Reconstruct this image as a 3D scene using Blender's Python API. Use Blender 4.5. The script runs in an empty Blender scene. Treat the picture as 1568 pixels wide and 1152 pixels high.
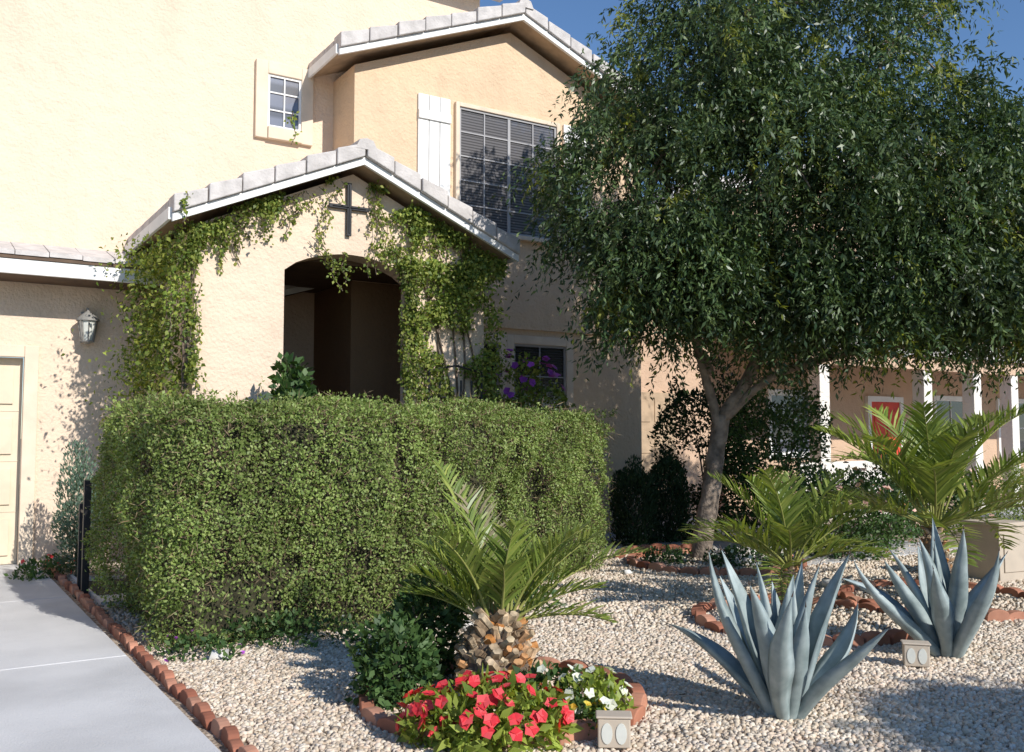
import bpy, math, random
import numpy as np
from mathutils import Vector, noise
random.seed(7); rng=np.random.default_rng(7)
scene=bpy.context.scene
COL=scene.collection
# ------------------------------------------------------------ helpers
def newmat(name):
    m=bpy.data.materials.new(name); m.use_nodes=True
    nt=m.node_tree; b=nt.nodes['Principled BSDF']; return m,nt,b
def ramp(nt,stops):
    r=nt.nodes.new('ShaderNodeValToRGB'); e=r.color_ramp.elements
    while len(e)<len(stops): e.new(.5)
    for i,(p,c) in enumerate(stops):
        e[i].position=p; e[i].color=(c[0],c[1],c[2],1)
    return r
def solid(name,c,rough=.6,var=.12,scale=6,bump=0,bscale=60,metal=0,spec=.3,dirt=None):
    m,nt,b=newmat(name); L=nt.links.new
    tc=nt.nodes.new('ShaderNodeTexCoord')
    n=nt.nodes.new('ShaderNodeTexNoise'); n.inputs['Scale'].default_value=scale; n.inputs['Detail'].default_value=6
    L(tc.outputs['Object'],n.inputs['Vector'])
    lo=[x*(1-var) for x in c]; hi=[min(1,x*(1+var)) for x in c]
    if dirt: lo=dirt
    r=ramp(nt,[(.32,lo),(.62,hi)]); L(n.outputs['Fac'],r.inputs['Fac']); L(r.outputs['Color'],b.inputs['Base Color'])
    b.inputs['Roughness'].default_value=rough; b.inputs['Metallic'].default_value=metal
    b.inputs['Specular IOR Level'].default_value=spec
    if bump:
        n2=nt.nodes.new('ShaderNodeTexNoise'); n2.inputs['Scale'].default_value=bscale; n2.inputs['Detail'].default_value=5
        L(tc.outputs['Object'],n2.inputs['Vector'])
        bp=nt.nodes.new('ShaderNodeBump'); bp.inputs['Strength'].default_value=bump; bp.inputs['Distance'].default_value=.02
        L(n2.outputs['Fac'],bp.inputs['Height']); L(bp.outputs['Normal'],b.inputs['Normal'])
    return m
def stucco(name,c):
    m,nt,b=newmat(name); L=nt.links.new
    tc=nt.nodes.new('ShaderNodeTexCoord')
    n=nt.nodes.new('ShaderNodeTexNoise'); n.inputs['Scale'].default_value=.9; n.inputs['Detail'].default_value=8; n.inputs['Roughness'].default_value=.65
    mp=nt.nodes.new('ShaderNodeMapping'); mp.inputs['Scale'].default_value=(1.5,1.5,.5)
    L(tc.outputs['Object'],mp.inputs['Vector']); L(mp.outputs['Vector'],n.inputs['Vector'])
    r=ramp(nt,[(.25,[x*.85 for x in c]),(.5,c),(.75,[min(1,x*1.05) for x in c])])
    L(n.outputs['Fac'],r.inputs['Fac']); L(r.outputs['Color'],b.inputs['Base Color'])
    n2=nt.nodes.new('ShaderNodeTexNoise'); n2.inputs['Scale'].default_value=28; n2.inputs['Detail'].default_value=6
    L(tc.outputs['Object'],n2.inputs['Vector'])
    n3=nt.nodes.new('ShaderNodeTexNoise'); n3.inputs['Scale'].default_value=5; n3.inputs['Detail'].default_value=3
    L(tc.outputs['Object'],n3.inputs['Vector'])
    ad=nt.nodes.new('ShaderNodeMath'); ad.operation='MULTIPLY_ADD'; ad.inputs[1].default_value=2.0
    L(n3.outputs['Fac'],ad.inputs[0]); L(n2.outputs['Fac'],ad.inputs[2])
    bp=nt.nodes.new('ShaderNodeBump'); bp.inputs['Strength'].default_value=.6; bp.inputs['Distance'].default_value=.025
    L(ad.outputs[0],bp.inputs['Height']); L(bp.outputs['Normal'],b.inputs['Normal'])
    b.inputs['Roughness'].default_value=.95; b.inputs['Specular IOR Level'].default_value=.1
    return m
def island(name,cols,rough=.6,trans=0,nscale=1.5,lo=.65,hi=1.3,spec=.3):
    m,nt,b=newmat(name); L=nt.links.new
    g=nt.nodes.new('ShaderNodeNewGeometry'); tc=nt.nodes.new('ShaderNodeTexCoord')
    st=[(i/(len(cols)-1),c) for i,c in enumerate(cols)]
    r=ramp(nt,st); L(g.outputs['Random Per Island'],r.inputs['Fac'])
    n=nt.nodes.new('ShaderNodeTexNoise'); n.inputs['Scale'].default_value=nscale; n.inputs['Detail'].default_value=2
    L(tc.outputs['Object'],n.inputs['Vector'])
    mr=nt.nodes.new('ShaderNodeMapRange'); mr.inputs['From Min'].default_value=.3; mr.inputs['From Max'].default_value=.7
    mr.inputs['To Min'].default_value=lo; mr.inputs['To Max'].default_value=hi
    L(n.outputs['Fac'],mr.inputs['Value'])
    vm=nt.nodes.new('ShaderNodeVectorMath'); vm.operation='SCALE'
    L(r.outputs['Color'],vm.inputs[0]); L(mr.outputs['Result'],vm.inputs['Scale'])
    L(vm.outputs['Vector'],b.inputs['Base Color'])
    b.inputs['Roughness'].default_value=rough; b.inputs['Specular IOR Level'].default_value=spec
    if trans>0:
        t=nt.nodes.new('ShaderNodeBsdfTranslucent'); v2=nt.nodes.new('ShaderNodeVectorMath'); v2.operation='MULTIPLY'
        v2.inputs[1].default_value=(1.5,1.5,.5); L(vm.outputs['Vector'],v2.inputs[0]); L(v2.outputs['Vector'],t.inputs['Color'])
        mx=nt.nodes.new('ShaderNodeMixShader'); mx.inputs[0].default_value=trans
        L(b.outputs[0],mx.inputs[1]); L(t.outputs[0],mx.inputs[2]); L(mx.outputs[0],nt.nodes['Material Output'].inputs['Surface'])
    return m
def addobj(name,me,mat=None,parent=None):
    o=bpy.data.objects.new(name,me); COL.objects.link(o)
    if mat: me.materials.append(mat)
    if parent: o.parent=parent
    return o
def empty(name,loc=(0,0,0),rz=0):
    e=bpy.data.objects.new(name,None); COL.objects.link(e); e.location=loc; e.rotation_euler=(0,0,rz); e.empty_display_size=.2; return e
def pymesh(name,v,f,mat,parent=None,smooth=False):
    me=bpy.data.meshes.new(name); me.from_pydata([tuple(map(float,p)) for p in v],[],f); me.update()
    if smooth: me.polygons.foreach_set('use_smooth',[True]*len(me.polygons))
    return addobj(name,me,mat,parent)
def npmesh(name,V,F,mat,parent=None,smooth=False):
    V=np.asarray(V,dtype=np.float32).reshape(-1,3); F=np.asarray(F,dtype=np.int32); k=F.shape[1]
    me=bpy.data.meshes.new(name); me.vertices.add(len(V)); me.vertices.foreach_set('co',V.ravel())
    me.loops.add(F.size); me.loops.foreach_set('vertex_index',F.ravel())
    me.polygons.add(len(F)); me.polygons.foreach_set('loop_start',np.arange(0,F.size,k,dtype=np.int32))
    me.polygons.foreach_set('loop_total',np.full(len(F),k,dtype=np.int32))
    if smooth: me.polygons.foreach_set('use_smooth',np.ones(len(F),dtype=bool))
    me.update(calc_edges=True); me.validate()
    return addobj(name,me,mat,parent)
class MB:
    def __init__(s): s.v=[]; s.f=[]
    def add(s,v,f):
        o=len(s.v); s.v+= [tuple(p) for p in v]; s.f+=[tuple(i+o for i in q) for q in f]
    def box(s,x0,x1,y0,y1,z0,z1):
        s.add([(x0,y0,z0),(x1,y0,z0),(x1,y1,z0),(x0,y1,z0),(x0,y0,z1),(x1,y0,z1),(x1,y1,z1),(x0,y1,z1)],
              [(0,3,2,1),(4,5,6,7),(0,1,5,4),(1,2,6,5),(2,3,7,6),(3,0,4,7)])
    def prism(s,out,y0,y1):
        n=len(out); v=[(x,y0,z) for x,z in out]+[(x,y1,z) for x,z in out]
        f=[tuple(range(n)),tuple(range(2*n-1,n-1,-1))]+[(i,i+n,(i+1)%n+n,(i+1)%n) for i in range(n)]
        s.add(v,f)
    def tube(s,pts,rad,seg=8):
        pts=[Vector(p) for p in pts]; n=len(pts); v=[]; f=[]
        ref=Vector((.31,.77,.2)).normalized()
        for i,p in enumerate(pts):
            t=(pts[min(i+1,n-1)]-pts[max(i-1,0)]).normalized()
            a=t.cross(ref); 
            if a.length<.1: a=t.cross(Vector((1,0,0)))
            a.normalize(); b=t.cross(a)
            for k in range(seg):
                th=2*math.pi*k/seg; v.append(p+(a*math.cos(th)+b*math.sin(th))*rad[i])
        for i in range(n-1):
            for k in range(seg):
                f.append((i*seg+k,i*seg+(k+1)%seg,(i+1)*seg+(k+1)%seg,(i+1)*seg+k))
        f.append(tuple(range(seg-1,-1,-1))); f.append(tuple((n-1)*seg+k for k in range(seg)))
        s.add(v,f)
    def obj(s,name,mat,parent=None,smooth=False,bevel=0):
        o=pymesh(name,s.v,s.f,mat,parent,smooth)
        if bevel:
            m=o.modifiers.new('b','BEVEL'); m.width=bevel; m.segments=2; m.limit_method='ANGLE'
        return o
def box(name,x0,x1,y0,y1,z0,z1,mat,parent=None,bevel=0):
    b=MB(); b.box(x0,x1,y0,y1,z0,z1); return b.obj(name,mat,parent,bevel=bevel)
def catmull(pts,n=6):
    P=[Vector(p) for p in pts]; P=[P[0]*2-P[1]]+P+[P[-1]*2-P[-2]]; out=[]
    for i in range(1,len(P)-2):
        for k in range(n):
            t=k/n; out.append(.5*((2*P[i])+(-P[i-1]+P[i+1])*t+(2*P[i-1]-5*P[i]+4*P[i+1]-P[i+2])*t*t+(-P[i-1]+3*P[i]-3*P[i+1]+P[i+2])*t**3))
    out.append(P[-2]); return out
def unit(a): return a/np.maximum(np.linalg.norm(a,axis=-1,keepdims=True),1e-6)
def rnd(n): return unit(rng.normal(size=(n,3)))
def leafVF(P,D,N,L,W,fold=.2):
    S=unit(np.cross(D,N)); N2=np.cross(S,D); L=np.asarray(L).reshape(-1,1); W=np.asarray(W).reshape(-1,1)
    a=P; b=P+D*L*.42+S*W*.5+N2*W*fold; c=P+D*L; d=P+D*L*.42-S*W*.5+N2*W*fold
    V=np.stack([a,b,c,d],1).reshape(-1,3); F=np.arange(len(P)*4).reshape(-1,4); return V,F
def leaves(name,P,D,N,L,W,mat,parent=None,fold=.2):
    V,F=leafVF(P,D,N,L,W,fold); return npmesh(name,V,F,mat,parent)
def fbm(P,sc,off=0):
    return np.array([noise.noise(Vector((p[0]*sc+off,p[1]*sc,p[2]*sc))) for p in P])

# ------------------------------------------------------------ materials
M_wall=stucco('stucco',(.76,.595,.45)); M_wall2=stucco('stucco_gold',(.72,.53,.355))
M_inner=stucco('stucco_painted_shade',(.24,.145,.08))  # darkened copy of the wall stucco, porch shade put into its colour
M_trim=solid('trim_cream',(.72,.59,.45),.8,.08,4,.15)
M_white=solid('white_paint',(.80,.79,.76),.6,.06,5)
M_tile=solid('roof_tile',(.55,.51,.48),.85,.14,7,.4,40)
M_soff=solid('soffit_tan',(.45,.33,.22),.8,.15)
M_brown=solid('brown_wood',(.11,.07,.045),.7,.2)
M_door=solid('garage_paint',(.68,.57,.42),.6,.05)
M_iron=solid('black_iron',(.02,.02,.022),.5,.2)
M_dark=solid('door_painted_shade',(.025,.018,.015),.7,.2)
M_conc=solid('concrete',(.58,.57,.56),.9,.12,1.3,.25,90)
M_terra=island('terracotta',[(.28,.10,.06),(.42,.18,.11),(.52,.27,.18)],.9,0,4)
M_bark=solid('bark',(.16,.12,.09),.95,.4,9,.9,35)
M_bark2=solid('bark_pale',(.23,.18,.14),.95,.5,7,1,30)
M_twig=island('twigs',[(.16,.10,.06),(.33,.25,.15)],.9)
M_hedge=island('hedge_leaf',[(.10,.145,.035),(.17,.235,.055),(.235,.31,.085),(.33,.38,.13)],.5,.22,1.6,.72,1.28)
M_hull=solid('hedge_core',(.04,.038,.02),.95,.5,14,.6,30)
M_tree=island('tree_leaf',[(.026,.052,.018),(.045,.082,.028),(.075,.12,.04),(.125,.17,.06)],.42,.18,1.3,.6,1.4,.45)
M_treeY=island('tree_leaf_new',[(.20,.24,.05),(.29,.31,.07)],.5,.35)
M_vine=island('vine_leaf',[(.08,.13,.025),(.15,.21,.04),(.25,.30,.06),(.36,.38,.10)],.5,.3,2)
M_shrub=island('shrub_leaf',[(.03,.07,.022),(.06,.115,.032),(.10,.17,.05)],.5,.2,2)
M_dkshrub=island('cypress_leaf',[(.018,.042,.015),(.035,.07,.022)],.6,.1,2)
M_blue=island('sage_leaf',[(.09,.15,.11),(.16,.24,.18),(.08,.13,.08)],.6,.2,3)
M_palm=island('palm_leaf',[(.12,.17,.035),(.19,.26,.05),(.33,.37,.09)],.38,.25,2,.8,1.2,.5)
M_palmdry=island('palm_dry',[(.40,.35,.22),(.30,.25,.15)],.7,.2)
M_boot=island('palm_boot',[(.14,.09,.05),(.34,.24,.15),(.50,.39,.25),(.46,.19,.05),(.56,.46,.32),(.25,.17,.10)],.85,0,25,.55,1.3)
M_stalk=solid('palm_stalk',(.27,.28,.08),.5,.2)
M_red=island('red_petal',[(.68,.035,.05),(.78,.06,.075),(.84,.14,.15)],.5,.25,5,.9,1.1)
M_whf=island('white_petal',[(.8,.8,.75),(.7,.72,.6)],.5,.2,5,.9,1.1)
M_ylf=island('yellow_petal',[(.8,.55,.05),(.75,.62,.12)],.5,.2,5,.9,1.1)
M_pur=island('purple_petal',[(.34,.05,.48),(.46,.12,.6)],.5,.3,5)
M_pink=island('pink_petal',[(.70,.40,.36),(.78,.58,.50)],.5,.3,5)
M_yel=island('yellowgreen_leaf',[(.22,.30,.05),(.36,.42,.08),(.12,.19,.03)],.45,.3,5)
M_lens=solid('frosted_lens',(.62,.62,.56),.35,.08)
M_lamp=solid('lamp_grey',(.26,.25,.23),.4,.15)
M_util=solid('utility_beige',(.50,.42,.33),.6,.06)
M_redd=solid('red_door',(.66,.07,.045),.5,.08)
M_turq=solid('turquoise_paint',(.12,.45,.50),.5,.1)
M_rock=island('rock',[(.35,.30,.25),(.6,.56,.5),(.7,.68,.64)],.9,0,6)
def glassmat(name,c,stripe,lo=.35):
    m,nt,b=newmat(name); L=nt.links.new; tc=nt.nodes.new('ShaderNodeTexCoord')
    w=nt.nodes.new('ShaderNodeTexWave'); w.bands_direction='Z'; w.inputs['Scale'].default_value=stripe; w.inputs['Distortion'].default_value=.2
    L(tc.outputs['Object'],w.inputs['Vector']); r=ramp(nt,[(.2,[x*lo for x in c]),(.6,c)])
    L(w.outputs['Fac'],r.inputs['Fac']); L(r.outputs['Color'],b.inputs['Base Color'])
    b.inputs['Roughness'].default_value=.25; b.inputs['Coat Weight'].default_value=1; b.inputs['Coat Roughness'].default_value=.02
    return m
M_gl=glassmat('window_blinds',(.15,.142,.145),8,.4); M_gl2=glassmat('window_dark',(.03,.03,.035),9); M_gl3=glassmat('window_grey',(.12,.13,.17),1)
mA,nt,b=newmat('agave_skin'); tc=nt.nodes.new('ShaderNodeTexCoord'); n=nt.nodes.new('ShaderNodeTexNoise'); n.inputs['Scale'].default_value=9; n.inputs['Detail'].default_value=8
nt.links.new(tc.outputs['Object'],n.inputs['Vector']); r=ramp(nt,[(.3,(.19,.24,.235)),(.5,(.29,.35,.345)),(.75,(.42,.48,.47))])
nt.links.new(n.outputs['Fac'],r.inputs['Fac']); nt.links.new(r.outputs['Color'],b.inputs['Base Color']); b.inputs['Roughness'].default_value=.55
bp=nt.nodes.new('ShaderNodeBump'); bp.inputs['Strength'].default_value=.3; bp.inputs['Distance'].default_value=.01; nt.links.new(n.outputs['Fac'],bp.inputs['Height']); nt.links.new(bp.outputs['Normal'],b.inputs['Normal'])
M_agave=mA
M_spine=solid('agave_spine',(.07,.04,.03),.5)
M_ground,nt,b=newmat('gravel_bed'); L=nt.links.new
tc=nt.nodes.new('ShaderNodeTexCoord'); v=nt.nodes.new('ShaderNodeTexVoronoi'); v.inputs['Scale'].default_value=40
L(tc.outputs['Object'],v.inputs['Vector']); sp=nt.nodes.new('ShaderNodeSeparateColor'); L(v.outputs['Color'],sp.inputs[0])
r=ramp(nt,[(0,(.34,.26,.19)),(.4,(.52,.42,.32)),(1,(.66,.56,.45))]); L(sp.outputs[0],r.inputs['Fac'])
r2=ramp(nt,[(.15,(1,1,1)),(.7,(.5,.47,.44))]); L(v.outputs['Distance'],r2.inputs['Fac'])
mx=nt.nodes.new('ShaderNodeVectorMath'); mx.operation='MULTIPLY'; L(r.outputs['Color'],mx.inputs[0]); L(r2.outputs['Color'],mx.inputs[1])
L(mx.outputs['Vector'],b.inputs['Base Color']); bp=nt.nodes.new('ShaderNodeBump'); bp.invert=True; bp.inputs['Strength'].default_value=.6; bp.inputs['Distance'].default_value=.015
L(v.outputs['Distance'],bp.inputs['Height']); L(bp.outputs['Normal'],b.inputs['Normal']); b.inputs['Roughness'].default_value=.95
M_peb=island('pebbles',[(.40,.31,.22),(.60,.49,.37),(.67,.57,.44),(.72,.63,.51),(.62,.47,.35),(.78,.71,.61)],.9,0,.7,.9,1.08)

# ------------------------------------------------------------ frame of the house
OX,OY=-5.33,10.57; RZ=math.radians(32.5); cu,su=math.cos(RZ),math.sin(RZ)
def Wd(x,y,z=0): return (OX+cu*x-su*y, OY+su*x+cu*y, z)
def locx(X,Y): return (X-OX)*cu+(Y-OY)*su
def locy(X,Y): return -(X-OX)*su+(Y-OY)*cu

g=pymesh('ground',[(-300,-200,0),(300,-200,0),(300,500,0),(-300,500,0)],[(0,1,2,3)],M_ground)
dv=MB()
ys=[0.10,-2.55,-5.2,-7.85,-10.5]; xs=[.05,-2.7,-5.5]
for i in range(4):
    for j in range(2):
        dv.box(xs[j+1]+.006,xs[j]-.006,ys[i+1]+.006,ys[i]-.006,-.05,.03)
d=dv.obj('driveway',M_conc,bevel=.006); d.location=(OX,OY,0); d.rotation_euler=(0,0,RZ)

# ------------------------------------------------------------ HOUSE
H=empty('stucco_house',(OX,OY,0),RZ)
def wallbox(n,*a,mat=M_wall): return box(n,*a,mat,H)
def gable(P,xc,half,zE,zA,yF,yB,pre,tilelen=.40,tilemat=M_tile):
    sl=(zA-zE)/half; zf=lambda x: zA-abs(x-xc)*sl
    deck=MB(); trim=MB(); tl=MB(); fl=MB()
    for s in (-1,1):
        e=xc+s*half; ei=xc+s*(half-.03)
        deck.prism([(xc,zA-.20),(ei,zf(ei)-.20),(ei,zf(ei)-.09),(xc,zA-.09)],yF+.05,yB)
        trim.prism([(xc,zA-.245),(e,zE-.245),(e,zE-.165),(xc,zA-.165)],yF,yF+.045)
        trim.prism([(e-s*.001,zE-.22),(e+s*.03,zE-.22),(e+s*.03,zE-.10),(e-s*.001,zE-.10)],yF+.05,yB)
        n=max(3,round(half/math.cos(math.atan(sl))/tilelen))
        for i in range(n):
            a=i/n; b_=(i+1)/n; g_=.012/half
            xa=xc+s*half*(a+g_); xb=xc+s*half*(b_)*1.0
            w=random.uniform(-.01,.01); fy=random.uniform(-.015,.015)
            tl.prism([(xa,zf(xa)-.16),(xb,zf(xb)-.16),(xb,zf(xb)+.03+w),(xa,zf(xa)-.005+w)],yF-.05+fy,yF+.2)
            y=yF+.205
            while y<yB-.05:
                y2=min(y+.3,yB)
                fl.prism([(xa,zf(xa)-.088),(xb,zf(xb)-.088),(xb,zf(xb)+.0+random.uniform(-.004,.004)),(xa,zf(xa)-.035)],y+.004,y2-.004)
                y=y2
    y=yF-.06
    while y<yB:
        y2=min(y+.4,yB); fl.prism([(xc-.13,zA-.09),(xc-.08,zA+.015),(xc,zA+.035),(xc+.08,zA+.015),(xc+.13,zA-.09)],y+.004,y2-.004); y=y2
    deck.obj(pre+'_deck',M_soff,P); trim.obj(pre+'_barge_board',M_white,P)
    tl.obj(pre+'_rake_tiles',tilemat,P,bevel=.012); fl.obj(pre+'_tiles',tilemat,P)
wallbox('upper_wall',-6.5,5.75,0,7,3.5,8.1)
gm=MB(); gm.box(-.02,1.2,.0,.3,0,3.499); gm.box(-6.5,-5.2,0,.3,0,3.499); gm.box(-5.2,-.02,0,.3,2.42,3.499)
gm.obj('garage_wall',M_wall,H)
tm=MB(); tm.box(-.15,-.005,-.03,.08,0,2.46); tm.box(-5.2,-.151,-.03,.08,2.33,2.46); tm.box(-5.35,-5.201,-.03,.08,0,2.46)
tm.obj('garage_door_trim',M_trim,H,bevel=.008)
gd=MB(); gd.box(-5.2,-.15,.12,.16,.03,2.33)
for r_ in range(4):
    for c_ in range(8):
        x1=-.24-c_*.63; z0=.13+r_*.56
        gd.box(x1-.52,x1,.095,.121,z0,z0+.40)
for r_ in range(1,4): gd.box(-5.2,-.15,.113,.121,.03+r_*.56+.015,.03+r_*.56+.03)
gd.obj('garage_door',M_door,H,bevel=.012)
pr=MB()
x=-6.6
while x<1.15:
    x2=min(x+.33,1.17); w=random.uniform(-.004,.004)
    v=[(x+.004,-.66,3.37+w),(x2-.004,-.66,3.37+w),(x2-.004,0,3.56),(x+.004,0,3.56),(x+.004,-.66,3.42+w),(x2-.004,-.66,3.42+w),(x2-.004,0,3.62),(x+.004,0,3.62)]
    pr.add(v,[(0,3,2,1),(4,5,6,7),(0,1,5,4),(1,2,6,5),(2,3,7,6),(3,0,4,7)]); x=x2
pr.obj('pent_roof_tiles',M_tile,H)
fs=MB(); fs.box(-6.6,1.18,-.63,-.59,3.17,3.33); fs.obj('pent_fascia',M_white,H,bevel=.006)
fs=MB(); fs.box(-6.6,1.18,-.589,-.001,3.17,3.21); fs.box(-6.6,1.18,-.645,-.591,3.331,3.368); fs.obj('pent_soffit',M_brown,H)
mr=MB(); 
for i in range(14):
    ya=-.45+i*.3; za=8.1+i*.12
    v=[(-6.9,ya,za),(6.1,ya,za),(6.1,ya+.33,za+.13),(-6.9,ya+.33,za+.13)]
    v+= [(p[0],p[1],p[2]+.06) for p in v]
    mr.add(v,[(0,3,2,1),(4,5,6,7),(0,1,5,4),(1,2,6,5),(2,3,7,6),(3,0,4,7)])
mr.box(-6.9,6.1,-.42,-.38,7.98,8.09); mr.box(-6.9,6.1,-.379,0,8.0,8.04)
mr.obj('main_roof',M_tile,H)
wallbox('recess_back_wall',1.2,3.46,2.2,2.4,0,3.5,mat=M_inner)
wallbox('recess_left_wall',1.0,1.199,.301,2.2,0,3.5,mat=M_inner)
box('front_door',1.45,2.9,2.12,2.198,0,3.0,M_dark,H)  # door coloured near black, the recess darkness is in its paint
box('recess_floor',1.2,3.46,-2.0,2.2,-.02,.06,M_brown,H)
wallbox('recess_side_shade_sheet',3.44,3.457,-.74,2.19,0,3.41,mat=M_inner)  # this and the next two: thin added sheets, painted dark as porch shade
wallbox('porch_inner_shade_sheet',3.458,4.415,-.742,-.727,0,3.41,mat=M_inner)
wallbox('porch_left_shade_sheet',1.422,1.44,-1.67,2.11,0,3.415,mat=M_inner)
A=[(3.46,0),(8.2,0),(8.2,6.22),(5.83,7.20),(3.46,6.22)]
mb=MB(); mb.prism(A,-.725,7); mb.obj('main_wall',M_wall2,H)
gable(H,5.83,2.72,6.40,7.50,-1.08,7.2,'gable_roof')
po=[(1.2,0),(2.14,0),(2.14,3.24)]
for i in range(1,12):
    a=i/12; xx=2.14+1.54*a; po.append((xx,3.24+.24*math.sin(math.pi*a)**.7))
po+=[(3.68,3.24),(3.68,0),(4.64,0),(4.64,3.62),(2.92,4.40),(1.2,3.62)]
mb=MB(); mb.prism(po,-2.0,-1.68); mb.obj('porch_front_wall',M_wall,H)
mb=MB(); mb.box(1.2,1.42,-1.679,-.001,0,3.6); mb.box(4.42,4.64,-1.679,-.726,0,3.6); mb.obj('porch_side_walls',M_wall,H)
mb=MB(); mb.box(1.421,3.459,-1.679,2.19,3.42,3.499); mb.box(3.461,4.419,-1.679,-.726,3.42,3.499); mb.obj('porch_ceiling',M_brown,H)  # dark brown ceiling, shade inside the porch put into the colour
gable(H,2.92,2.02,3.80,4.68,-2.32,-.01,'porch_roof')
def window(pre,x0,x1,z0,z1,yw,gl,nx,nz,tw=.09,trim=M_trim,sill=True,P=H,mun=M_white):
    t=MB(); y0=yw-.06
    t.box(x0-tw,x0,y0,yw+.01,z0-tw,z1+tw); t.box(x1,x1+tw,y0,yw+.01,z0-tw,z1+tw)
    t.box(x0,x1,y0,yw+.01,z1,z1+tw); t.box(x0,x1,y0-(.03 if sill else 0),yw+.01,z0-tw,z0)
    t.obj(pre+'_trim',trim,P,bevel=.008)
    box(pre+'_glass',x0,x1,yw-.012,yw+.01,z0,z1,gl,P)
    m=MB()
    m.box(x0,x0+.03,yw-.035,yw-.013,z0,z1); m.box(x1-.03,x1,yw-.035,yw-.013,z0,z1)
    m.box(x0+.03,x1-.03,yw-.035,yw-.013,z0,z0+.03); m.box(x0+.03,x1-.03,yw-.035,yw-.013,z1-.03,z1)
    for i in range(1,nx):
        xx=x0+(x1-x0)*i/nx; ww=.022 if (i*2==nx and nx>=4) else .009; m.box(xx-ww,xx+ww,yw-.03,yw-.0131,z0+.03,z1-.03)
    for i in range(1,nz):
        zz=z0+(z1-z0)*i/nz; m.box(x0+.03,x1-.03,yw-.028,yw-.0132,zz-.009,zz+.009)
    m.obj(pre+'_muntins',mun,P)
window('small_window',2.55,3.0,5.44,6.14,0,M_gl3,2,3,tw=.16)
M_mun=solid('muntin_grey',(.36,.35,.35),.5,.05)
window('upper_window',4.98,6.60,4.27,5.95,-.725,M_gl,4,5,tw=.06,mun=M_mun)
window('lower_window',5.86,6.76,.95,2.74,-.725,M_gl2,2,4,tw=.12,mun=M_mun)
window('lower_side_window',4.98,5.62,.95,2.74,-.725,M_gl2,2,4,tw=.12,mun=M_mun)
box('storey_band',4.66,8.2,-.765,-.726,2.95,3.03,M_wall2,H)
for nm,x0 in (('shutter_a',4.36),('shutter_b',6.74)):
    s=MB()
    for i in range(3): s.box(x0+i*.165,x0+i*.165+.155,-.76,-.727,4.15,6.02)
    s.box(x0,x0+.485,-.785,-.761,5.68,5.80); s.box(x0,x0+.485,-.785,-.761,4.38,4.50)
    s.obj(nm,M_white,H,bevel=.004)
lm=empty('wall_lantern'); lm.location=Wd(.47,0,2.50); lm.rotation_euler=(0,0,RZ); lm.scale=(1.1,1.1,1.12)
t=MB(); t.box(-.05,.05,-.03,-.001,.02,.34); t.tube([(0,-.03,.3),(0,-.10,.37),(0,-.14,.36),(0,-.14,.33)],[.012]*4,6)
for k in range(8):
    a=k*math.pi/4; t.tube([(.095*math.cos(a),-.14+.095*math.sin(a),.235),(.062*math.cos(a),-.14+.062*math.sin(a),.03)],[.006,.006],4)
t.tube([(0,-.14,.02),(0,-.14,.035)],[.07,.07],12); t.tube([(0,-.14,0),(0,-.14,.02)],[.02,.06],12)
t.tube([(0,-.14,.235),(0,-.14,.25),(0,-.14,.31),(0,-.14,.335)],[.115,.115,.05,.015],14)
t.obj('frame',M_lamp,lm)
t=MB(); t.tube([(0,-.14,.036),(0,-.14,.234)],[.055,.085],14); t.obj('glass',M_lens,lm,smooth=False)
cr=empty('wall_cross',Wd(2.86,-2.0,3.68),RZ); t=MB(); t.box(-.027,.027,-.05,-.02,0,.60); t.box(-.24,-.028,-.05,-.02,.30,.345); t.box(.028,.24,-.05,-.02,.30,.345)
t.box(-.2,.2,-.062,-.0505,.318,.327); t.box(-.008,.008,-.062,-.0505,.03,.58); t.box(-.01,.01,-.02,.001,.4,.42); t.obj('bars',M_iron,cr,bevel=.004)
# ------------------------------------------------------------ vines
vn=empty('climbing_vine',(OX,OY,0),RZ)
VP=[];VD=[];VN=[];VL=[]
def vfill(pts,n,size=.06,outdir=(0,-1,0)):
    P=np.array(pts); k=len(P); D=rnd(k)*.9+np.array([0,0,-.5])+np.array(outdir)*.3; VP.append(P); VD.append(unit(D)); VN.append(unit(rnd(k)*.8+np.array(outdir))); VL.append(rng.uniform(.6,1.25,k)*size)
def patch(fn,n,thr,sc=2.6,size=.06,outdir=(0,-1,0),off=0):
    P=np.array([fn() for _ in range(n)]); keep=fbm(P,sc,off)>thr; vfill(P[keep],0,size,outdir)
U=random.uniform
patch(lambda:(1.16-abs(random.gauss(0,.23)),U(-2.2,-.3),U(.9,3.5)),13500,-.16,2.2,.056,(-1,0,0))
patch(lambda:(1.12+abs(random.gauss(0,.06)),-2.02-abs(random.gauss(0,.08)),U(1.0,3.65)),1900,-.06,2.5,.05)
def rake(s,sp,lo=.0,hi=1.0):
    def f():
        a=U(lo,hi); x=2.92+s*a*1.95; z=4.42-a*.85-abs(random.gauss(0,sp)); return (x,-2.03-abs(random.gauss(0,.07)),z)
    return f
patch(rake(-1,.10),2800,0,3.1,.048,off=5)
patch(rake(-1,.22,.45,1),2200,.04,2.6,.048,off=9)
patch(rake(1,.16),4200,-.10,3.1,.052,off=3)
patch(rake(1,.45,.35,1),4600,.02,2.4,.052,off=7)
patch(lambda:(U(3.5,4.72),-2.03-abs(random.gauss(0,.13)),U(1.0,3.5)),12500,.02,2.5,.054,off=13)
patch(lambda:(4.68+abs(random.gauss(0,.15)),U(-2.0,-.8),U(1.0,3.5)),6000,-.05,2.2,.054,(1,0,0))
patch(lambda:(U(2.35,3.7),-2.03-abs(random.gauss(0,.05)),U(3.3,3.62)),1000,.14,3.0,.05,off=31)
st=MB()
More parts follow.
